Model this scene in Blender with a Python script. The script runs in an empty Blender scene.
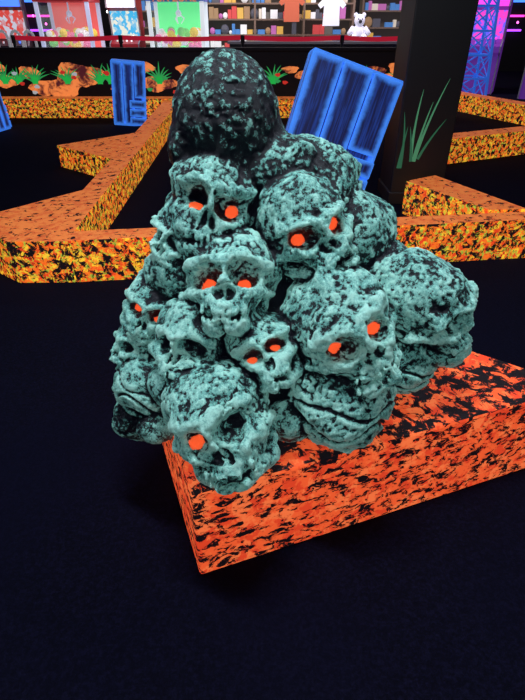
import bpy, bmesh, math, random
import numpy as np
from mathutils import Vector, Matrix
random.seed(4); RNG=np.random.default_rng(7)
scene=bpy.context.scene
scene.view_settings.view_transform='Standard'
scene.view_settings.look='None'

# ------------------------------------------------------------ node helpers
def new_mat(name):
    m=bpy.data.materials.new(name); m.use_nodes=True
    nt=m.node_tree; b=nt.nodes['Principled BSDF']
    return m,nt,b
def N(nt,t,**kw):
    n=nt.nodes.new(t)
    for k,v in kw.items(): setattr(n,k,v)
    return n
def L(nt,a,b): nt.links.new(a,b)
def simple(name,col,rough=.6,emit=0,ecol=None,metal=0):
    m,nt,b=new_mat(name)
    b.inputs['Base Color'].default_value=(*col,1)
    b.inputs['Roughness'].default_value=rough
    b.inputs['Metallic'].default_value=metal
    if emit:
        b.inputs['Emission Color'].default_value=(*(ecol or col),1)
        b.inputs['Emission Strength'].default_value=emit
    return m
def noise(nt,vec,scale,detail=4,rough=.6,dist=0,off=None,sc=None):
    n=N(nt,'ShaderNodeTexNoise'); n.inputs['Scale'].default_value=scale
    n.inputs['Detail'].default_value=detail; n.inputs['Roughness'].default_value=rough
    n.inputs['Distortion'].default_value=dist
    if off or sc:
        mp=N(nt,'ShaderNodeMapping'); mp.inputs['Location'].default_value=off or (0,0,0)
        if sc: mp.inputs['Scale'].default_value=sc
        L(nt,vec,mp.inputs['Vector']); vec=mp.outputs[0]
    L(nt,vec,n.inputs['Vector']); return n.outputs['Fac']
def step(nt,val,lo,hi):
    r=N(nt,'ShaderNodeMapRange',interpolation_type='SMOOTHSTEP')
    r.inputs['From Min'].default_value=lo; r.inputs['From Max'].default_value=hi
    L(nt,val,r.inputs['Value']); return r.outputs[0]
def mixc(nt,fac,a,b):
    m=N(nt,'ShaderNodeMix',data_type='RGBA')
    if hasattr(fac,'is_linked'): L(nt,fac,m.inputs[0])
    else: m.inputs[0].default_value=fac
    for s,v in ((m.inputs[6],a),(m.inputs[7],b)):
        if isinstance(v,tuple): s.default_value=(*v,1)
        else: L(nt,v,s)
    return m.outputs[2]
def mixf(nt,fac,a,b):
    m=N(nt,'ShaderNodeMix',data_type='FLOAT'); L(nt,fac,m.inputs[0])
    for s,v in ((m.inputs[2],a),(m.inputs[3],b)):
        if isinstance(v,(int,float)): s.default_value=v
        else: L(nt,v,s)
    return m.outputs[0]
def math_(nt,op,a,b=None):
    m=N(nt,'ShaderNodeMath',operation=op)
    for s,v in ((m.inputs[0],a),(m.inputs[1],b)):
        if v is None: continue
        if isinstance(v,(int,float)): s.default_value=v
        else: L(nt,v,s)
    return m.outputs[0]
def objvec(nt):
    return N(nt,'ShaderNodeTexCoord').outputs['Object']
def topmask(nt):
    geo=N(nt,'ShaderNodeNewGeometry'); sp=N(nt,'ShaderNodeSeparateXYZ'); L(nt,geo.outputs['Normal'],sp.inputs[0])
    return step(nt,sp.outputs[2],.6,.9)

def speckle(name,cols,scale,thr,emit,black=(.006,.004,.006),scale2=9,top=None,topthr=None,sc=(1,1,1),topemit=None):
    """dabbed fluorescent paint over black"""
    m,nt,b=new_mat(name); v=objvec(nt)
    f=noise(nt,v,scale,8,.74,.6,sc=sc)
    mask=step(nt,f,thr-.01,thr+.015)
    tz=topmask(nt)
    c=cols[0]
    for i,cc in enumerate(cols[1:]):
        g=noise(nt,v,scale2*(1+.35*i),4,.7,.3,(3.1*i+1.7,5.2*i+2,1.1))
        c=mixc(nt,step(nt,g,.50+.015*i,.56+.015*i),c,cc)
    if top:
        g=noise(nt,v,scale*.8,5,.7,.2,(7,3,2))
        c=mixc(nt,tz,c,mixc(nt,step(nt,g,.45,.62),top[0],top[1]))
    if topthr:
        tm=step(nt,noise(nt,v,scale*.8,8,.72,.5,(2,9,4)),topthr-.015,topthr+.02)
        mask=mixf(nt,tz,mask,tm)
    col=mixc(nt,mask,black,c)
    L(nt,col,b.inputs['Base Color']); L(nt,col,b.inputs['Emission Color'])
    b.inputs['Emission Strength'].default_value=emit
    if topemit is not None: L(nt,mixf(nt,tz,emit,topemit),b.inputs['Emission Strength'])
    b.inputs['Roughness'].default_value=.6; b.inputs['Specular IOR Level'].default_value=.25
    bp=N(nt,'ShaderNodeBump'); bp.inputs['Strength'].default_value=.3; bp.inputs['Distance'].default_value=.01
    L(nt,f,bp.inputs['Height']); L(nt,bp.outputs[0],b.inputs['Normal'])
    return m

# ------------------------------------------------------------ mesh helpers
def link(ob,parent=None):
    scene.collection.objects.link(ob)
    if parent: ob.parent=parent
    return ob
def mesh_obj(name,verts,faces,mats,parent=None,midx=None,smooth=False):
    me=bpy.data.meshes.new(name); me.from_pydata([tuple(v) for v in verts],[],faces); me.update()
    for m in (mats if isinstance(mats,(list,tuple)) else [mats]): me.materials.append(m)
    if midx: me.polygons.foreach_set('material_index',midx)
    if smooth: me.polygons.foreach_set('use_smooth',[True]*len(me.polygons))
    return link(bpy.data.objects.new(name,me),parent)
def empty(name,loc=(0,0,0)):
    e=bpy.data.objects.new(name,None); e.location=loc; e.empty_display_size=.2
    return link(e)
class MB:
    """accumulates boxes / prisms into one mesh"""
    def __init__(s): s.v=[];s.f=[];s.m=[]
    def box(s,c,d,m=0,M=None):
        n=len(s.v)
        for x in(-1,1):
            for y in(-1,1):
                for z in(-1,1):
                    p=Vector((c[0]+x*d[0]/2,c[1]+y*d[1]/2,c[2]+z*d[2]/2))
                    s.v.append(M@p if M else p)
        for q in((0,1,3,2),(4,6,7,5),(0,4,5,1),(2,3,7,6),(0,2,6,4),(1,5,7,3)):
            s.f.append([n+i for i in q]); s.m.append(m)
    def prism(s,poly,z0,z1,m=0):
        n=len(s.v);k=len(poly)
        for z in(z0,z1):
            for p in poly: s.v.append(Vector((p[0],p[1],z)))
        s.f.append([n+i for i in range(k)][::-1]); s.f.append([n+k+i for i in range(k)]); s.m+=[m,m]
        for i in range(k):
            j=(i+1)%k; s.f.append([n+i,n+j,n+k+j,n+k+i]); s.m.append(m)
    def rod(s,a,b,r0,r1=None,m=0,seg=10):
        a=Vector(a);b=Vector(b); r1=r0 if r1 is None else r1
        d=(b-a).normalized(); u=d.orthogonal().normalized(); w=d.cross(u); n=len(s.v)
        for p,r in((a,r0),(b,r1)):
            for i in range(seg):
                t=2*math.pi*i/seg; s.v.append(p+u*math.cos(t)*r+w*math.sin(t)*r)
        for i in range(seg):
            j=(i+1)%seg; s.f.append([n+i,n+j,n+seg+j,n+seg+i]); s.m.append(m)
        s.f.append([n+i for i in range(seg)][::-1]); s.f.append([n+seg+i for i in range(seg)]); s.m+=[m,m]
    def ball(s,c,r,m=0,seg=12,rings=8,sc=(1,1,1)):
        n=len(s.v); c=Vector(c)
        for i in range(rings+1):
            th=math.pi*i/rings
            for j in range(seg):
                ph=2*math.pi*j/seg
                s.v.append(c+Vector((r*sc[0]*math.sin(th)*math.cos(ph),r*sc[1]*math.sin(th)*math.sin(ph),r*sc[2]*math.cos(th))))
        for i in range(rings):
            for j in range(seg):
                k=(j+1)%seg
                s.f.append([n+i*seg+j,n+(i+1)*seg+j,n+(i+1)*seg+k,n+i*seg+k]); s.m.append(m)
    def make(s,name,mats,parent=None,bevel=0,smooth=False,loc=(0,0,0)):
        o=mesh_obj(name,s.v,s.f,mats,parent,s.m,smooth); o.location=loc
        if bevel:
            b=o.modifiers.new('bevel','BEVEL'); b.width=bevel; b.segments=2; b.limit_method='ANGLE'
        return o

# ------------------------------------------------------------ materials
def floor_mat():
    m,nt,b=new_mat('black_carpet'); v=objvec(nt)
    f=noise(nt,v,90,5,.8); g=noise(nt,v,1.3,3,.5)
    c=mixc(nt,step(nt,f,.4,.75),(.0018,.0018,.007),(.007,.007,.026))
    c=mixc(nt,math_(nt,'MULTIPLY',step(nt,g,.35,.7),.5),c,(.0025,.003,.014))
    L(nt,c,b.inputs['Base Color']); b.inputs['Roughness'].default_value=.95
    b.inputs['Specular IOR Level'].default_value=.08
    bp=N(nt,'ShaderNodeBump'); bp.inputs['Strength'].default_value=.5; bp.inputs['Distance'].default_value=.005
    L(nt,f,bp.inputs['Height']); L(nt,bp.outputs[0],b.inputs['Normal'])
    return m
M_FLOOR=floor_mat()
M_WALL=simple('matte_black_paint',(.006,.006,.010),.8)
M_CEIL=simple('black_ceiling_paint',(.01,.01,.012),.9)
M_BASE=speckle('orange_fluorescent_speckle',[(.86,.105,.028),(.92,.17,.050),(.72,.055,.018)],21,.478,.90,scale2=11,sc=(1,1,1.7),topthr=.505,topemit=.70)
M_CURB=speckle('multicolour_fluorescent_speckle',[(.88,.15,.015),(.90,.52,.03),(.75,.05,.012),(.32,.42,.04)],21,.485,.85,scale2=18,top=[(.85,.22,.05),(.66,.12,.03)],topthr=.425,topemit=.48)

# ------------------------------------------------------------ room shell
def slab(name,c,d,m):
    b=MB(); b.box((0,0,0),d); return b.make(name,[m],loc=c)
slab('floor',(0,8,-.05),(18,24,.1),M_FLOOR)
slab('ceiling',(0,8,4.05),(18,24,.1),M_CEIL)
slab('wall_back',(0,20.05,2),(18,.1,4),M_WALL)
slab('wall_left',(-9.05,8,2),(.1,24,4),M_WALL)
slab('wall_right',(9.05,8,2),(.1,24,4),M_WALL)
slab('wall_front',(0,-4.05,2),(18,.1,4),M_WALL)

# ------------------------------------------------------------ platform & curbs
PLAT=[(-.20,.962),(1.17,1.470),(.25,2.15),(-.69,2.29)]; PZ=.38
def prism_obj(name,poly,h,mat,bev=.008):
    b=MB(); b.prism(poly,0,h); return b.make(name,[mat],bevel=bev)
prism_obj('speckled_platform',PLAT,PZ,M_BASE,.010)
prism_obj('golf_curb',[(-1.27,3.13),(2.3,3.595),(2.3,3.77),(-1.30,3.31)],.30,M_CURB)
prism_obj('golf_curb',[(-1.272,3.128),(-1.65,3.12),(-2.15,3.5),(-1.52,4.31),(-1.75,9.98),(-1.46,9.98),(-1.315,4.2)],.298,M_CURB)
prism_obj('golf_curb',[(-2.45,6.36),(-1.58,5.62),(-1.64,7.2)],.25,M_CURB)
prism_obj('golf_curb',[(-5.8,10.0),(3.2,10.0),(3.2,10.3),(-5.8,10.3)],.32,M_CURB)
prism_obj('golf_curb',[(1.28,4.6),(1.60,4.80),(2.02,3.80),(1.72,3.78)],.296,M_CURB)
prism_obj('golf_curb',[(1.98,6.35),(4.3,7.42),(4.3,7.7),(1.98,6.65)],.30,M_CURB)
prism_obj('golf_curb',[(3.65,11.2),(4.75,8.4),(5.05,8.5),(3.95,11.3)],.30,M_CURB)

# ------------------------------------------------------------ skull pile (signed-distance sculpture)
H=.004
X0,Y0,Z0=-.58,.90,.24; X1,Y1,Z1=.74,2.10,1.50
nx,ny,nz=[int(round((b-a)/H))+1 for a,b in((X0,X1),(Y0,Y1),(Z0,Z1))]
gx=(X0+H*np.arange(nx)).astype(np.float32); gy=(Y0+H*np.arange(ny)).astype(np.float32); gz=(Z0+H*np.arange(nz)).astype(np.float32)
LAT=RNG.random((32,32,32)).astype(np.float32); LF=LAT.ravel()
def vnoise(x,y,z,s,off=0.):
    x=x*s+(off+100); y=y*s+(off*1.7+100); z=z*s+(off*2.3+100)
    xi=x.astype(np.int32); yi=y.astype(np.int32); zi=z.astype(np.int32)
    fx=x-xi; fy=y-yi; fz=z-zi
    fx=fx*fx*(3-2*fx); fy=fy*fy*(3-2*fy); fz=fz*fz*(3-2*fz)
    a=(xi&31)<<10; b=(yi&31)<<5; c=zi&31; a1=((xi+1)&31)<<10; b1=((yi+1)&31)<<5; c1=(c+1)&31
    def lp(p,q,t): return p+(q-p)*t
    T=LF.take
    return lp(lp(lp(T(a+b+c),T(a1+b+c),fx),lp(T(a+b1+c),T(a1+b1+c),fx),fy),
              lp(lp(T(a+b+c1),T(a1+b+c1),fx),lp(T(a+b1+c1),T(a1+b1+c1),fx),fy),fz)*2-1
def ell(x,y,z,c,r):
    a=(x-c[0])/r[0];b=(y-c[1])/r[1];d=(z-c[2])/r[2]
    k0=np.sqrt(a*a+b*b+d*d)+1e-6
    a=a/r[0];b=b/r[1];d=d/r[2]
    k1=np.sqrt(a*a+b*b+d*d)+1e-6
    return k0*(k0-1)/k1
def cap(x,y,z,a,b,r):
    ax,ay,az=a; bx,by,bz=b[0]-ax,b[1]-ay,b[2]-az
    px,py,pz=x-ax,y-ay,z-az
    h=np.clip((px*bx+py*by+pz*bz)/(bx*bx+by*by+bz*bz),0,1)
    px=px-bx*h;py=py-by*h;pz=pz-bz*h
    return np.sqrt(px*px+py*py+pz*pz)-r
def smin(a,b,k):
    h=np.maximum(k-np.abs(a-b),0)/k
    return np.minimum(a,b)-h*h*k*.25
def smax(a,b,k): return -smin(-a,-b,k)
def skull(x,y,z,seed,jaw,kind):
    w=.11
    x0=x+w*vnoise(x,y,z,1.7,seed*3.1); y0=y+w*vnoise(x,y,z,1.7,seed*5.3+9); z0=z+w*vnoise(x,y,z,1.7,seed*7.7+3)
    x,y,z=x0,y0,z0; X=np.abs(x)
    d=ell(x,y,z,(0,-.16,.16),(.82,.95,.80))
    if kind=='face':
        d=smin(d,ell(x,y,z,(0,.40,-.28),(.56,.42,.46)),.22)
        d=smin(d,ell(x,y,z,(0,.60,-.56),(.36,.30,.25)),.16)
        d=smin(d,cap(X,y,z,(.10,.85,.13),(.60,.58,.17),.09),.14)
        d=smin(d,cap(X,y,z,(.34,.72,-.36),(.76,.18,-.26),.095),.13)
        d=smin(d,cap(x,y,z,(0,.86,.04),(0,.94,-.18),.07),.10)
        if jaw:
            d=smin(d,cap(X,y,z,(.60,0,-.40),(.52,.12,-.74),.14),.11)
            d=smin(d,cap(X,y,z,(.52,.12,-.74),(.12,.70,-.86-.12*jaw),.14),.11)
        d=smax(d,-ell(X,y,z,(.31,.90,-.10),(.27,.52,.21)),.06)
        d=smax(d,-ell(X,y,z,(1.0,.42,.0),(.22,.3,.28)),.18)
        d=smax(d,-ell(X,y,z,(.075,1.0,-.38),(.09,.36,.14)),.04)
        d=smax(d,-ell(X,y,z,(.56,.66,-.62),(.15,.24,.16)),.11)
        d=smax(d,-ell(x,y,z,(0,.90,-.745),(.40,.36,.05+.06*jaw)),.05)
        for i in range(4):
            tx=.048+.088*i; ty=.60+.27*math.sqrt(1-(tx/.42)**2)
            d=smin(d,ell(X,y,z,(tx,ty,-.65),(.038,.05,.08)),.035)
            if jaw: d=smin(d,ell(X,y,z,(tx,ty-.04,-.81-.06*jaw),(.036,.05,.07)),.035)
    n9=vnoise(x,y,z,9,seed)
    n=vnoise(x,y,z,3.6,seed*2.2)+.45*n9
    am=np.clip(.5+.9*vnoise(x,y,z,2,seed*1.3),.1,1)
    d=d+.05*am*np.clip(1-np.abs(n)*9,0,1)
    if kind=='slit':
        q=np.abs(z+.10+.10*np.sin(5*x)); q2=np.abs(z+.38+.08*np.sin(4*x+1)); q3=np.abs(z-.18+.07*np.sin(6*x+2))
        d=d+.13*(y>0)*np.clip(1-q/.07,0,1)+.11*(y>0)*np.clip(1-q2/.07,0,1)+.07*(y>0)*np.clip(1-q3/.05,0,1)
    n21=vnoise(x,y,z,21,seed+8)
    d=d-.034*vnoise(x,y,z,4.5,seed)-.018*n9-.018*n21+.030*np.clip(vnoise(x,y,z,14,seed+2)-.25,0,1)
    return d
G=np.full((nx,ny,nz),.2,np.float32)
OWN=np.zeros((nx,ny,nz),np.float32)
def stamp(c,ext,fn,k,dark=0.):
    i0,i1=[int(np.clip((v-X0)/H,0,nx)) for v in(c[0]-ext,c[0]+ext)]
    j0,j1=[int(np.clip((v-Y0)/H,0,ny)) for v in(c[1]-ext,c[1]+ext)]
    k0,k1=[int(np.clip((v-Z0)/H,0,nz)) for v in(c[2]-ext,c[2]+ext)]
    x,y,z=np.meshgrid(gx[i0:i1]-c[0],gy[j0:j1]-c[1],gz[k0:k1]-c[2],indexing='ij')
    g=G[i0:i1,j0:j1,k0:k1]; o=OWN[i0:i1,j0:j1,k0:k1]
    sel=((x*x+y*y+z*z)<ext*ext)&(g>-.035)
    d=fn(x[sel],y[sel],z[sel]).astype(np.float32); gs=g[sel]
    o[sel]=np.where(d<gs,np.float32(dark),o[sel])
    g[sel]=smin(gs,d,k)
# inner mound and the hooded peak
stamp((0.03,1.58,.55),.6,lambda x,y,z:ell(x,y,z,(0,0,-.05),(.40,.38,.36))+.01*vnoise(x,y,z,14),.01,.9)
stamp((-.0,1.62,.95),.6,lambda x,y,z:cap(x,y,z,(.08,-.02,-.35),(-.09,0,.22),.17)+.012*vnoise(x,y,z,14),.03,.9)
def hood(x,y,z):
    d=ell(x,y,z,(0,0,0),(.148,.155,.165))
    d=smin(d,ell(x,y,z,(.01,.02,-.16),(.150,.16,.12)),.07)
    d=smin(d,ell(x,y,z,(-.125,-.03,-.07),(.040,.07,.085)),.02)
    n=vnoise(x,y,z,18,3)+.4*vnoise(x,y,z,55,5)
    return d+.005*np.clip(1-np.abs(n)*8,0,1)-.005*vnoise(x,y,z,20,1)-.004*vnoise(x,y,z,70,6)
stamp((-.104,1.57,1.270),.36,hood,.02,1.12)
# x,y,z,R(half width),yaw,pitch,roll(deg),jaw,kind,dark,eyes
SK=[
(-.140,1.46,1.060,.132,  6, 22, 10,.2,'face',.35,3),
( .120,1.43,1.000,.132, 18, 18,-22,.5,'face',.1,3),
(-.090,1.33, .868,.138, -6, 36, -2,.1,'face',0,3),
(-.225,1.44, .965,.095,-30, 15,  8,0,'face',.1,0),
(-.200,1.38,1.010,.065,-10, 10, 60,0,'plain',.4,0),
(-.335,1.42, .742,.098,-10, 20, 20,.1,'face',0,3),
(-.405,1.38, .630,.072,-40, 20,  0,0,'face',.1,0),
(-.385,1.30, .485,.112,-35, 30, 10,0,'slit',.1,0),
(-.205,1.27, .705,.118,-14, 28,  6,0,'face',0,0),
(-.280,1.22, .560,.075,-14, 28,  6,0,'plain',.2,0),
(-.001,1.22, .705,.100,  2, 34,-22,.2,'face',.1,3),
( .225,1.26, .760,.150, 10, 22,-24,.4,'face',0,3),
( .500,1.42, .745,.142, 50,  4, -8,.3,'face',.1,0),
( .455,1.40, .520,.122, 30,  0, 12,0,'slit',.2,0),
(-.125,1.10, .560,.148, -2, 26,-20,.2,'face',0,2),
( .080,1.16, .470,.070,  0, 26,-18,0,'plain',.4,0),
( .240,1.20, .505,.168, 14,  8,  6,0,'slit',.1,0),
( .165,1.62,1.020,.160,120,  0,  0,0,'slit',.35,0),
( .285,1.58, .900,.148,100, 10,  0,0,'plain',.3,0),
( .365,1.55, .765,.142, 60,  0,  0,0,'plain',.3,0),
( .055,1.55,1.105,.122,100,  0, 20,0,'plain',.45,0),
(-.425,1.30, .360,.080,-60,  0,  0,0,'plain',.9,0),
(-.350,1.22, .400,.060,-60,  0,  0,0,'plain',.9,0),
(-.260,1.42, .840,.105,-20, 20,  0,0,'plain',.2,0),
(-.30,1.75,.62,.15,-90,0,0,0,'plain',.3,0),(-.22,1.80,.88,.14,-120,0,0,.3,'face',.3,0),
(.12,1.86,.70,.16,170,0,0,.3,'face',.3,0),(.02,1.80,1.02,.13,170,0,0,.3,'face',.3,0),(-.1,1.9,.5,.15,190,0,0,.3,'face',.3,0),
(.28,1.8,.5,.14,150,0,0,.3,'face',.3,0),
]
EYE=[]
for n,(cx,cy,cz,R,yaw,pit,rol,jaw,kind,dark,ey) in enumerate(SK):
    s=R/.82; ya,p,ro=map(math.radians,(yaw,pit,rol))
    f=Vector((math.sin(ya)*math.cos(p),-math.cos(ya)*math.cos(p),math.sin(p)))
    r0=f.cross(Vector((0,0,1))).normalized(); u0=r0.cross(f)
    r=r0*math.cos(ro)+u0*math.sin(ro); u=-r0*math.sin(ro)+u0*math.cos(ro)
    fn=lambda x,y,z:s*skull((x*r[0]+y*r[1]+z*r[2])/s,(x*f[0]+y*f[1]+z*f[2])/s,(x*u[0]+y*u[1]+z*u[2])/s,n+2.,jaw,kind)
    stamp((cx,cy,cz),s*1.34+.01,fn,.007,dark)
    for bit,sx in((1,-1),(2,1)):
        if ey&bit:
            # paint spot: march outward from inside the socket until the bone surface is met
            o_=Vector((cx,cy,cz))+s*(r*(.30*sx+random.uniform(-.05,.05))+u*(-.12+random.uniform(-.07,.02)))
            EYE.append((o_,f.copy(),s))
# carve away whatever would sink into the platform
px,py=np.meshgrid(gx,gy,indexing='ij'); pd=np.full_like(px,-9)
for (ax_,ay_),(bx_,by_) in zip(PLAT,PLAT[1:]+PLAT[:1]):
    l=math.hypot(bx_-ax_,by_-ay_); pd=np.maximum(pd,((by_-ay_)*(px-ax_)-(bx_-ax_)*(py-ay_))/l)
G=np.maximum(G,-np.maximum(pd[:,:,None],(gz-PZ-.001)[None,None,:]).astype(np.float32)); G[:,:,:2]=.05
def gval(p):
    return G[int(round((p[0]-X0)/H)),int(round((p[1]-Y0)/H)),int(round((p[2]-Z0)/H))]
EY2=[]
for o_,f,s in EYE:
    t=.1*s
    while t<1.0*s and gval(o_+f*t)<0: t+=.002
    EY2.append((o_+f*t,s))
def blur(a,r):
    for ax in range(3):
        c=np.cumsum(np.pad(a,[(r+1,r) if i==ax else (0,0) for i in range(3)],mode='edge'),axis=ax,dtype=np.float64)
        n=a.shape[ax]
        s1=[slice(None)]*3; s0=[slice(None)]*3; s1[ax]=slice(2*r+1,n+2*r+1); s0[ax]=slice(0,n)
        a=((c[tuple(s1)]-c[tuple(s0)])/(2*r+1)).astype(np.float32)
    return a
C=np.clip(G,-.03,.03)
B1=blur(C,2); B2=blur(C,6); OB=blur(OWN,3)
ins=G<0
corner=[(i,j,k) for i in(0,1) for j in(0,1) for k in(0,1)]
cnt=sum(ins[i:nx-1+i,j:ny-1+j,k:nz-1+k].astype(np.int8) for i,j,k in corner)
act=(cnt>0)&(cnt<8)
ci,cj,ck=np.nonzero(act); nv=len(ci)
idx=np.full(act.shape,-1,np.int32); idx[ci,cj,ck]=np.arange(nv)
vals={c:G[ci+c[0],cj+c[1],ck+c[2]] for c in corner}
acc=np.zeros((nv,3)); w=np.zeros(nv)
for a in corner:
    for ax in range(3):
        if a[ax]==0:
            b=list(a); b[ax]=1; b=tuple(b); va,vb=vals[a],vals[b]
            mk=(va<0)!=(vb<0); t=np.where(mk,va/(va-vb+1e-12*(va==vb)),0)
            p=np.array(a,float)[None,:].repeat(nv,0); p[:,ax]+=t
            acc+=p*mk[:,None]; w+=mk
fr=acc/w[:,None]
co=np.stack([X0+H*(ci+fr[:,0]),Y0+H*(cj+fr[:,1]),Z0+H*(ck+fr[:,2])],1)
def samp(A):
    out=np.zeros(nv)
    for c in corner:
        wt=np.prod([fr[:,q] if c[q] else 1-fr[:,q] for q in range(3)],0)
        out+=wt*A[ci+c[0],cj+c[1],ck+c[2]]
    return out
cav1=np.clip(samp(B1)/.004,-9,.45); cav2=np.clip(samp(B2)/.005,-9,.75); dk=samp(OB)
eyev=np.full(nv,-3.)
for e,s in EY2:
    dd=np.sqrt(((co-np.array(e))**2).sum(1))/(s*.125); eyev=np.maximum(eyev,1-dd)
quads=[]
for ax in range(3):
    sl0=[slice(None)]*3; sl1=[slice(None)]*3; sl0[ax]=slice(0,-1); sl1[ax]=slice(1,None)
    A=ins[tuple(sl0)]; Bq=ins[tuple(sl1)]
    ch=A!=Bq; i,j,k=np.nonzero(ch); P=[i,j,k]; o=[q for q in range(3) if q!=ax]
    ok=(P[o[0]]>0)&(P[o[1]]>0)&(P[o[0]]<act.shape[o[0]])&(P[o[1]]<act.shape[o[1]])
    P=[q[ok] for q in P]; av=A[P[0],P[1],P[2]]
    def cell(d0,d1):
        Q=[q.copy() for q in P]; Q[o[0]]-=d0; Q[o[1]]-=d1; return idx[Q[0],Q[1],Q[2]]
    q=np.stack([cell(1,1),cell(0,1),cell(0,0),cell(1,0)],1)
    flip=~av if ax!=1 else av
    q[flip]=q[flip][:,::-1]; quads.append(q)
quads=np.concatenate(quads); quads=quads[(quads>=0).all(1)]
me=bpy.data.meshes.new('skulls')
me.vertices.add(nv); me.vertices.foreach_set('co',co.astype(np.float32).ravel())
nq=len(quads); me.loops.add(nq*4); me.loops.foreach_set('vertex_index',quads.astype(np.int32).ravel())
me.polygons.add(nq); me.polygons.foreach_set('loop_start',np.arange(nq,dtype=np.int32)*4)
me.polygons.foreach_set('use_smooth',np.ones(nq,bool))
me.update(calc_edges=True); me.validate()
for nm,v in(('cav1',cav1),('cav2',cav2),('dark',dk),('eye',eyev)):
    at=me.attributes.new(nm,'FLOAT','POINT'); at.data.foreach_set('value',v.astype(np.float32))

def skull_mat():
    m,nt,b=new_mat('teal_drybrushed_paint'); v=objvec(nt)
    def attr(n): a=N(nt,'ShaderNodeAttribute',attribute_name=n); return a.outputs['Fac']
    c1,c2,dkk,ey=attr('cav1'),attr('cav2'),attr('dark'),attr('eye')
    nA=noise(nt,v,55,10,.84,.9); nB=noise(nt,v,190,3,.8,.3); nC=noise(nt,v,11,4,.6,0,(3,1,5))
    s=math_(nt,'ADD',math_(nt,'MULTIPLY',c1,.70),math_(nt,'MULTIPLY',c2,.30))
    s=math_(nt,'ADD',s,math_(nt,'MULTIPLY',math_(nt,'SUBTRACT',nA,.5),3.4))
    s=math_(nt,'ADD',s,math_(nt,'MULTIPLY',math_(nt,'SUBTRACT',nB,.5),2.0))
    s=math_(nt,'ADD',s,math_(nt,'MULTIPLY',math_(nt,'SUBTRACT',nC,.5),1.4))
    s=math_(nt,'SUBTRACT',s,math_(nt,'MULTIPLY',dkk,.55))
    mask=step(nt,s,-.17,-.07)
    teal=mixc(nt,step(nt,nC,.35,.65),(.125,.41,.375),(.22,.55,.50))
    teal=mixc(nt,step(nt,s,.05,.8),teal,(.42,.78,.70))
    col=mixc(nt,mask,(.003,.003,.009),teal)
    em=step(nt,math_(nt,'ADD',ey,math_(nt,'MULTIPLY',math_(nt,'SUBTRACT',nA,.5),1.3)),-.02,.12)
    col=mixc(nt,em,col,(.90,.10,.025))
    L(nt,col,b.inputs['Base Color']); L(nt,col,b.inputs['Emission Color'])
    L(nt,mixf(nt,em,.17,.9),b.inputs['Emission Strength'])
    b.inputs['Roughness'].default_value=.38
    bp=N(nt,'ShaderNodeBump'); bp.inputs['Strength'].default_value=.95; bp.inputs['Distance'].default_value=.006
    L(nt,math_(nt,'ADD',nA,math_(nt,'MULTIPLY',mask,.35)),bp.inputs['Height']); L(nt,bp.outputs[0],b.inputs['Normal'])
    return m
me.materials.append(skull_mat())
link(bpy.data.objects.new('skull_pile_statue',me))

# ------------------------------------------------------------ painted crates
def crate_mat():
    m,nt,b=new_mat('blue_airbrushed_planks')
    a=N(nt,'ShaderNodeUVMap',uv_map='e0'); c=N(nt,'ShaderNodeUVMap',uv_map='e1')
    s1=N(nt,'ShaderNodeSeparateXYZ'); s2=N(nt,'ShaderNodeSeparateXYZ'); L(nt,a.outputs[0],s1.inputs[0]); L(nt,c.outputs[0],s2.inputs[0])
    d=math_(nt,'MINIMUM',math_(nt,'MINIMUM',s1.outputs[0],s1.outputs[1]),math_(nt,'MINIMUM',s2.outputs[0],s2.outputs[1]))
    v=objvec(nt); n=noise(nt,v,9,4,.6); d=math_(nt,'ADD',d,math_(nt,'MULTIPLY',math_(nt,'SUBTRACT',n,.5),.06))
    g=noise(nt,v,1,5,.6,sc=(50,50,2.5))
    base=mixc(nt,step(nt,g,.4,.65),(.003,.006,.05),(.008,.035,.22))
    col=mixc(nt,step(nt,d,.060,.0),base,(.05,.24,.90))
    L(nt,col,b.inputs['Base Color']); L(nt,col,b.inputs['Emission Color']); b.inputs['Emission Strength'].default_value=.65
    return m
M_CRATE=crate_mat()
def crate(name,w,d,h,M,nf):
    b=MB()
    b.box((0,0,h/2),(w-.05,d-.05,h-.05))
    pw=w/nf
    for i in range(nf):
        hh=h if i<nf-1 else h*.55; z=h/2 if i<nf-1 else h-hh/2
        for sy in(-1,1): b.box((-w/2+pw*(i+.5),sy*(d/2-.015),z),(pw-.012,.03,hh))
    for sy in(-1,1):
        for q in (0,1,2): b.box((w/2-pw/2+.005-.25*pw,sy*(d/2+.012),h*(.07+.14*q)),(pw*1.5,.03,h*.125))
    for sx in(-1,1):
        for i in range(2): b.box((sx*(w/2-.01),(i-.5)*d/2,h/2),(.03,d/2-.012,h))
    for sz in(0,1):
        for i in range(3): b.box((0,(i-1)*d/3,h*sz),(w,d/3-.01,.03))
    me=bpy.data.meshes.new(name); me.from_pydata([tuple(v) for v in b.v],[],b.f); me.materials.append(M_CRATE)
    e0=me.uv_layers.new(name='e0'); e1=me.uv_layers.new(name='e1')
    for p in me.polygons:
        vs=[me.vertices[i].co for i in p.vertices]
        A=(vs[1]-vs[0]).length; Bl=(vs[3]-vs[0]).length
        for li,(uu,vv) in zip(p.loop_indices,((0,0),(A,0),(A,Bl),(0,Bl))):
            e0.data[li].uv=(uu,vv); e1.data[li].uv=(A-uu,Bl-vv)
    o=link(bpy.data.objects.new(name,me)); o.matrix_world=M
    bm=o.modifiers.new('bevel','BEVEL'); bm.width=.006
    return o
def TR(loc,rx,ry,rz): 
    return Matrix.Translation(loc)@Matrix.Rotation(math.radians(rz),4,'Z')@Matrix.Rotation(math.radians(ry),4,'Y')@Matrix.Rotation(math.radians(rx),4,'X')
crate('blue_plank_crate',.80,.24,1.12,TR((.45,4.66,.11),-9,18,2),3)
crate('blue_plank_crate',.52,.30,.92,TR((-2.24,9.3,.02),0,5,10),3)
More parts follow.
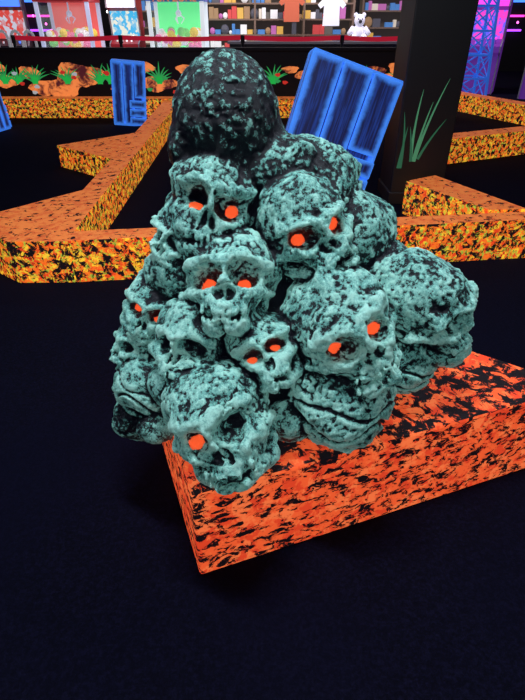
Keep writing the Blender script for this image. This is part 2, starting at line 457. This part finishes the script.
crate('blue_plank_crate',.60,.30,.80,TR((-4.38,8.7,.02),0,-4,-10),3)

# ------------------------------------------------------------ pillar with painted grass
def strip(mb,pts,wid,y,m=0):
    n=len(mb.v); k=len(pts)
    for i,(x,z) in enumerate(pts):
        t=i/(k-1); a=pts[max(i-1,0)]; b_=pts[min(i+1,k-1)]
        dx,dz=b_[0]-a[0],b_[1]-a[1]; l=math.hypot(dx,dz)+1e-9; ww=wid*(1-t)**.7*.5+.001
        mb.v.append(Vector((x-dz/l*ww,y,z+dx/l*ww))); mb.v.append(Vector((x+dz/l*ww,y,z-dx/l*ww)))
    for i in range(k-1): mb.f.append([n+2*i,n+2*i+1,n+2*i+3,n+2*i+2]); mb.m.append(m)
def tuft(mb,x,z,h,nb,wid,y,spread=.6,m=0):
    for i in range(nb):
        a=(i/(nb-1)-.5)*2*spread+random.uniform(-.1,.1); hh=h*random.uniform(.6,1)*(1-.3*abs(a))
        mb_pts=[(x+a*hh*t*t+.02*(i-nb/2)*.3, z+hh*t*(1-.15*abs(a)*t)) for t in [q/7 for q in range(8)]]
        strip(mb,mb_pts,wid,y,m)
M_GREEN=simple('green_fluorescent_paint',(.03,.42,.10),.6,.5)
M_GREEN2=simple('dark_green_fluorescent_paint',(.02,.12,.06),.6,.5)
M_GREEN3=simple('pale_green_paint',(.06,.24,.12),.6,.5)
M_WHITE=simple('white_fluorescent_paint',(.5,.6,.65),.6,.5)
pl=empty('painted_pillar',(1.47,5.12,0))
b=MB(); b.box((0,0,2),(.50,.50,4)); b.box((0,0,.06),(.53,.53,.12)); b.make('column',[simple('black_gloss_paint',(.006,.006,.009),.5)],pl,bevel=.01)
b=MB()
for q,(x,z,dx,h,cv,m) in enumerate(((-.07,.40,.20,.68,.12,0),(-.08,.40,.10,.50,.06,0),(-.10,.40,.02,.60,-.05,0),(-.04,.42,.20,.34,.14,1),(-.19,.34,-.03,.48,.03,1),(-.21,.34,.04,.36,.03,1),(-.10,.40,-.05,.30,-.03,1))):
    strip(b,[(x+dx*t*t+cv*t*(1-t),z+h*t) for t in[k/9 for k in range(10)]],.026,-.254-.0004*q,m)
b.make('grass_painting',[M_GREEN3,M_GREEN2],pl)

# ------------------------------------------------------------ mural fence
def rock_mat():
    m,nt,b=new_mat('orange_rock_mural_paint'); v=objvec(nt)
    n=noise(nt,v,4.6,5,.65,.6)
    c=mixc(nt,step(nt,n,.38,.56),(.07,.010,.014),(.85,.24,.06))
    L(nt,c,b.inputs['Base Color']); L(nt,c,b.inputs['Emission Color']); b.inputs['Emission Strength'].default_value=.8
    return m
fe=empty('mural_fence',(0,10.6,0))
b=MB(); b.box((-1.6,0,.52),(9.6,.12,1.04)); b.box((-1.6,0,1.055),(9.6,.18,.05),0); b.make('fence_panel',[M_WALL],fe,bevel=.005)
b=MB(); RK=rock_mat()
def blob(mb,x,z,rx,rz,y,m):
    n=len(mb.v); k=18; ph=random.random()*6; mb.v.append(Vector((x,y,z)))
    for i in range(k):
        t=2*math.pi*i/k; r=1+.12*math.sin(3*t+ph)+.08*math.sin(5*t+2*ph)
        mb.v.append(Vector((x+rx*r*math.cos(t),y,max(.02,z+rz*r*math.sin(t)))))
    for i in range(k): mb.f.append([n,n+1+i,n+1+(i+1)%k]); mb.m.append(m)
x=-6.2; i=0
while x<3.0:
    yy=-.064-.0006*(i%7)
    if random.random()<.9:
        rx=random.uniform(.14,.38); blob(b,x,.47+random.uniform(-.05,.30),rx,rx*random.uniform(.35,.6),yy,0)
    x+=random.uniform(.16,.34); i+=1
for gxp in(-5.3,-4.75,-4.5,-4.2,-3.6,-3.0,-2.8,-1.9,-1.0,.2,1.2,1.9,2.6):
    tuft(b,gxp,.50,.38,9,.05,-.071,1.3,1)
for q in range(40):
    xx=random.uniform(-6.2,3.0); blob(b,xx,random.uniform(.35,.8),.05,.03,-.0725-.0003*q,(2,2,3,1)[q%4])
b.make('mural_painting',[RK,M_GREEN,simple('red_mural_paint',(.6,.03,.02),.6,.6),M_WHITE],fe)

# ------------------------------------------------------------ stanchions with red belt
st=empty('belt_barrier',(0,11.9,0))
M_RED=simple('red_belt',(.60,.012,.04),.6,.5); M_BLK=simple('black_metal',(.02,.02,.022),.35)  # belt is no lamp: glow put into its red to brighten it
b=MB(); xs=[-5.0,-2.85,-.4,1.6,3.0]
for xx in xs:
    b.rod((xx,0,0),(xx,0,.03),.17,.15,0,20); b.rod((xx,0,.03),(xx,0,1.17),.03,.03,0,14); b.rod((xx,0,1.10),(xx,0,1.24),.042,.042,0,14)
for a,c in zip(xs,xs[1:]):
    pts=[(a+(c-a)*t,1.20-.03*4*t*(1-t)) for t in[q/8 for q in range(9)]]
    for p,q in zip(pts,pts[1:]):
        n=len(b.v)
        for (px_,pz_) in(p,q):
            for dz in(-.04,.04): 
                for dy in(-.003,.003): b.v.append(Vector((px_,dy,pz_+dz)))
        for f in((0,4,6,2),(1,3,7,5),(2,6,7,3),(0,1,5,4)): b.f.append([n+k for k in f]); b.m.append(1)
b.make('posts_and_belt',[M_BLK,M_RED],st)

# ------------------------------------------------------------ arcade: cabinets, claw machines, shelves
def screen_mat(name,a,c,s=1.6):
    m,nt,b=new_mat(name); v=objvec(nt)
    vo=N(nt,'ShaderNodeTexVoronoi'); vo.inputs['Scale'].default_value=14; L(nt,v,vo.inputs['Vector'])
    sp=N(nt,'ShaderNodeSeparateXYZ'); L(nt,vo.outputs['Color'],sp.inputs[0])
    col=mixc(nt,step(nt,sp.outputs[0],.35,.75),a,c)
    b.inputs['Base Color'].default_value=(.02,.02,.02,1); L(nt,col,b.inputs['Emission Color']); b.inputs['Emission Strength'].default_value=s
    return m
TM=simple('tmolding',(.3,.3,.35),.3)
def cabinet(loc,rz,body,scr,marq):
    e=empty('arcade_cabinet',loc); e.rotation_euler=(0,0,math.radians(rz))
    prof=[(-.42,0),(.40,0),(.40,2.0),(-.30,2.0),(-.36,1.75),(-.18,1.68),(-.10,1.12),(-.46,.98),(-.46,.86),(-.38,.8)]
    b=MB()
    for sx in(-.36,.36):
        n=len(b.v);k=len(prof)
        for dx in(-.015,.015):
            for p in prof: b.v.append(Vector((sx+dx,p[0],p[1])))
        b.f.append([n+i for i in range(k)][::-1]); b.f.append([n+k+i for i in range(k)]); b.m+=[0,0]
        for i in range(k):
            j=(i+1)%k; b.f.append([n+i,n+j,n+k+j,n+k+i]); b.m.append(3)
    n=len(b.v);k=len(prof)
    for dx in(-.34,.34):
        for p in prof: b.v.append(Vector((dx,p[0]+(.02 if p[0]<0 else -.02),p[1]-(.01 if p[1]>1.9 else 0))))
    for i in range(k):
        j=(i+1)%k; b.f.append([n+i,n+j,n+k+j,n+k+i]); b.m.append({3:2,5:1}.get(i,0))
    for q in range(4): b.rod((-.2+.12*q,-.3,.99+.02),(-.2+.12*q,-.3,1.07),.022,.022,2 if q else 1,10)
    b.rod((.22,-.3,1.0),(.22,-.3,1.12),.01,.01,0,8); b.ball((.22,-.3,1.14),.03,2)
    b.make('cabinet_body',[body,scr,marq,TM],e)
    return e
S1=screen_mat('screen_pink',(.8,.05,.5),(.1,.1,.9),1.3); S2=screen_mat('screen_cyan',(.05,.4,.7),(.7,.7,.6),1.2); S3=screen_mat('screen_red',(.6,.06,.05),(.5,.5,.6),1.1)
Q1=simple('marquee_magenta',(.5,.03,.4),.5,1.8); Q2=simple('marquee_white',(.8,.8,.9),.5,1.2); Q3=simple('marquee_blue',(.05,.15,.9),.5,1.8)
BK=simple('cabinet_black',(.02,.02,.03),.4); BR=simple('cabinet_red',(.35,.02,.03),.4,.1); BP=simple('cabinet_purple',(.14,.03,.32),.4,.4)
for (x,y,r,bd,s,q) in((-6.9,13.6,25,BP,S1,Q1),(-6.0,14.3,15,BK,S3,Q3),(-3.5,15.4,0,BR,S2,Q2),(5.3,14.0,-25,BP,S1,Q1),(6.3,12.8,-35,BP,S1,Q1),(7.0,11.5,-50,BK,S3,Q1),(6.9,9.8,-60,BP,S1,Q3)):
    cabinet((x,y,0),r,bd,s,q)
MW=simple('claw_white_frame',(.6,.65,.7),.4,.8)
glass,nt,bb=new_mat('claw_glass'); bb.inputs['Base Color'].default_value=(.8,1,.9,1); bb.inputs['Alpha'].default_value=.12; bb.inputs['Roughness'].default_value=.05
PL=[simple('plush_yellow',(.8,.6,.1),.8,.5),simple('plush_pink',(.8,.2,.4),.8,.5),simple('plush_white',(.8,.8,.8),.8,.5),simple('plush_green',(.2,.7,.2),.8,.5)]
def claw(loc,text,back,base,frame):
    cm=empty('claw_machine',loc); b=MB(); W=.64
    b.box((0,0,.45),(1.28,1.0,.9),0); b.box((0,-.52,.88),(1.2,.1,.10),1)
    for sx in(-1,1):
        for sy in(-1,1): b.box((sx*W*.94,sy*.47,1.45),(.09,.06,1.15),1)
    b.box((0,0,2.02),(1.32,1.02,.34),0); b.box((0,-.52,2.02),(1.1,.02,.24),1); b.box((0,.46,1.42),(1.2,.02,1.05),2)
    b.rod((0,0,1.95),(0,0,1.65),.02,.02,1); b.ball((0,0,1.62),.07,1)
    for a in range(3):
        t=a*2.1; b.rod((0,0,1.62),(.13*math.cos(t),.13*math.sin(t),1.52),.014,.012,1); b.rod((.13*math.cos(t),.13*math.sin(t),1.52),(.05*math.cos(t),.05*math.sin(t),1.42),.012,.008,1)
    for q in range(44):
        b.ball((random.uniform(-.5,.5),random.uniform(-.38,.3),.97+random.uniform(0,.3)),random.uniform(.07,.11),3+q%4,10,7)
    b.make('machine',[base,frame,back]+PL,cm)
    b=MB(); b.box((0,-.46,1.42),(1.16,.01,1.06)); b.make('glass_front',[glass],cm)
    tx=bpy.data.curves.new('sign_text','FONT'); tx.body=text; tx.size=.2; tx.extrude=.004; tx.align_x='CENTER'; tx.materials.append(LET)
    t=bpy.data.objects.new('sign_text',tx); link(t,cm); t.location=(0,-.535,1.84 if text=='FUN ZONE' else 1.95); t.rotation_euler=(math.pi/2,0,0)
LET=simple('sign_letters',(.7,.2,.02),.5,.6)
claw((-1.98,14.3,0),'FUN ZONE',simple('claw_green_light',(.12,.75,.25),.4,1.1),simple('claw_base_blue',(.06,.12,.5),.4,.3),MW)
claw((-4.75,14.9,0),'PRIZES',simple('claw_red_light',(.6,.10,.10),.4,.9),simple('claw_base_red',(.4,.03,.04),.4,.3),simple('claw_pale_frame',(.45,.5,.7),.4,.6))

def shelf(loc,wd,hs,seed):
    random.seed(seed); sh=empty('prize_shelf',loc); b=MB()
    b.box((0,.25,1.25),(wd,.04,2.5),0)
    nb=max(1,int(wd/1.3))
    for i in range(nb+1): b.box((-wd/2+wd*i/nb,0,1.25),(.05,.5,2.5),1)
    for z in hs: b.box((0,0,z),(wd-.06,.48,.035),1)
    for z in hs[1:]:
        xx=-wd/2+.08
        while xx<wd/2-.2:
            w_=random.uniform(.08,.24); h_=random.uniform(.10,.28)
            if random.random()<.85:
                if random.random()<.75: b.box((xx+w_/2,-.1,z+.02+h_/2),(w_*.9,.15,h_),random.randint(2,10))
                else: b.ball((xx+w_/2,-.1,z+.02+w_/2),w_/2,random.randint(2,10),8,6,(1,1,1.1))
            xx+=w_
    b.make('shelves_and_prizes',SHM,sh)
pc=[(.50,.45,.38),(.45,.05,.05),(.05,.16,.40),(.50,.30,.06),(.06,.06,.08),(.35,.10,.30),(.10,.09,.08),(.6,.6,.62),(.25,.15,.08)]
SHM=[simple('shelf_back',(.08,.065,.06),.7,.2),simple('shelf_wood',(.18,.12,.09),.6,.2)]+[simple('prize_%d'%i,c,.6,.7) for i,c in enumerate(pc)]
shelf((.45,16.2,0),3.9,(.4,.8,1.15,1.5,1.85,2.2),1)
shelf((-3.2,17.6,0),1.9,(.4,.9,1.3,1.7,2.1),2)
shelf((3.9,17.2,0),2.2,(.4,.9,1.3,1.7,2.1),3)
b=MB(); b.box((0,0,.5),(4.2,.6,1.0),0); b.box((0,0,1.03),(4.3,.68,.05),1); b.box((0,-.31,.6),(4.1,.02,.5),2)
b.make('prize_counter',[BK,simple('counter_top',(.12,.12,.14),.3),simple('counter_front',(.03,.04,.10),.2,.3)],loc=(1.3,14.6,0))
def shirt(loc,col,s=1.):
    o=[(-.12,0),(-.22,-.03),(-.42,-.22),(-.33,-.32),(-.23,-.24),(-.25,-.75),(.25,-.75),(.23,-.24),(.33,-.32),(.42,-.22),(.22,-.03),(.12,0),(.06,-.06),(-.06,-.06)]
    n=len(o); v=[(x*s,-.03,z*s) for x,z in o]+[(x*s,.03,z*s) for x,z in o]
    f=[list(range(n)),list(range(n,2*n))[::-1]]+[[i+n,(i+1)%n+n,(i+1)%n,i] for i in range(n)]
    e=mesh_obj('t_shirt',v,f,simple('shirt_cloth',col,.8,.45)); e.location=loc; return e
shirt((.75,15.6,2.05),(.45,.10,.05),.8); shirt((1.75,15.4,2.0),(.65,.68,.75),.85)
b=MB(); b.ball((0,0,.17),.17,0,16,10,(1,.8,1.0)); b.ball((0,-.02,.42),.13,0,16,10)
for sx in(-1,1):
    b.ball((sx*.10,0,.53),.05,0); b.rod((sx*.14,0,.27),(sx*.25,-.08,.14),.06,.05,0); b.ball((sx*.12,-.14,.075),.07,0); b.ball((sx*.045,-.14,.45),.015,1,8,6)
b.ball((0,-.13,.40),.045,1,8,6)
b.make('plush_bear',[simple('white_plush',(.7,.7,.85),.9,.4),BK],smooth=True,loc=(2.35,14.6,1.062))
b=MB()
for q in range(3):
    x0=-5.55+q*.28
    pts=[(x0,0,0),(x0,0,1.15),(x0+.05,0,1.27),(x0+.12,0,1.31),(x0+.19,0,1.27),(x0+.24,0,1.15),(x0+.24,0,0)]
    for p,q2 in zip(pts,pts[1:]): b.rod(p,q2,.028,.028,0,10)
b.make('chrome_railing',[simple('chrome_rail',(.7,.72,.8),.25,.25,metal=1)],smooth=False,loc=(0,12.4,0))
b=MB()
for q in range(220): b.ball((random.uniform(-8.5,8.5),random.uniform(-1.2,0),random.uniform(1.2,3.6)),.035,q%5,6,4)
b.make('fairy_lights',[simple('bulb_%d'%i,c,.5,5) for i,c in enumerate([(1,.7,.3),(.9,.1,.6),(.2,.4,1),(1,1,1),(.2,1,.4)])],loc=(0,19.6,0))
b=MB()
for i,z in enumerate((1.2,1.6,2.0,2.4)): b.rod((4.9,0,z),(8.6,0,z),.03,.03,i%3,8); b.rod((-8.6,0,z),(-6,0,z),.03,.03,i%3,8)
b.make('neon_tubes',[simple('neon_violet',(.35,.05,.9),.5,2.5),simple('neon_pink',(.9,.05,.5),.5,2),simple('neon_blue',(.05,.2,.9),.5,2)],loc=(0,19.9,0))

# blue lattice tower
b=MB(); hh=2.6; w0,w1=.36,.20
cor=[(-1,-1),(1,-1),(1,1),(-1,1)]
def tp(i,z): ww=w0+(w1-w0)*z/hh; return (cor[i%4][0]*ww,cor[i%4][1]*ww,z)
for i in range(4): b.rod(tp(i,0),tp(i,hh),.03,.025)
lv=[0.05+.42*q for q in range(7)]
for z,z2 in zip(lv,lv[1:]):
    for i in range(4): b.rod(tp(i,z),tp(i+1,z),.018); b.rod(tp(i,z),tp(i+1,z2),.014); b.rod(tp(i+1,z),tp(i,z2),.014)
b.box((0,0,hh),(.6,.6,.06))
b.make('lattice_tower',[simple('blue_fluorescent_paint',(.03,.14,.65),.5,.55)],loc=(4.35,12.2,0))

# ------------------------------------------------------------ lights
def area(name,loc,tgt,sx,sy,e,col):
    l=bpy.data.lights.new(name,'AREA'); l.shape='RECTANGLE'; l.size=sx; l.size_y=sy; l.energy=e; l.color=col
    o=bpy.data.objects.new(name,l); link(o); o.location=loc
    o.rotation_euler=(Vector(tgt)-Vector(loc)).to_track_quat('-Z','Y').to_euler()
area('blacklight_tube_lamp',(-.2,1.1,3.7),(0,1.5,.8),1.0,.25,82,(.88,.95,1))
area('blacklight_tube_lamp',(1.8,2.4,3.7),(.2,1.5,.8),1.6,.3,28,(.8,.9,1))
area('blacklight_tube_lamp',(-2.2,1.8,3.7),(0,1.5,.8),1.6,.3,18,(.7,.8,1))
area('blacklight_tube_lamp',(0,-1.2,3.6),(0,1.3,.6),2,.3,18,(.8,.9,1))
area('blacklight_tube_lamp',(0,7,3.8),(0,7,0),5,.5,40,(.65,.7,1))
area('arcade_ceiling_lamp',(0,13.5,3.8),(0,15.5,0),9,1,340,(1,.88,.92))
w=bpy.data.worlds.new('dim_room'); scene.world=w; w.use_nodes=True
w.node_tree.nodes['Background'].inputs[0].default_value=(.02,.02,.05,1); w.node_tree.nodes['Background'].inputs[1].default_value=.3

# ------------------------------------------------------------ camera
cam=bpy.data.cameras.new('camera'); cam.sensor_fit='VERTICAL'; cam.sensor_height=36; cam.lens=505/700*36; cam.clip_start=.02
co_=bpy.data.objects.new('camera',cam); link(co_); co_.location=(0,0,1.5); co_.rotation_euler=(math.radians(90-33.2),0,0)
scene.camera=co_
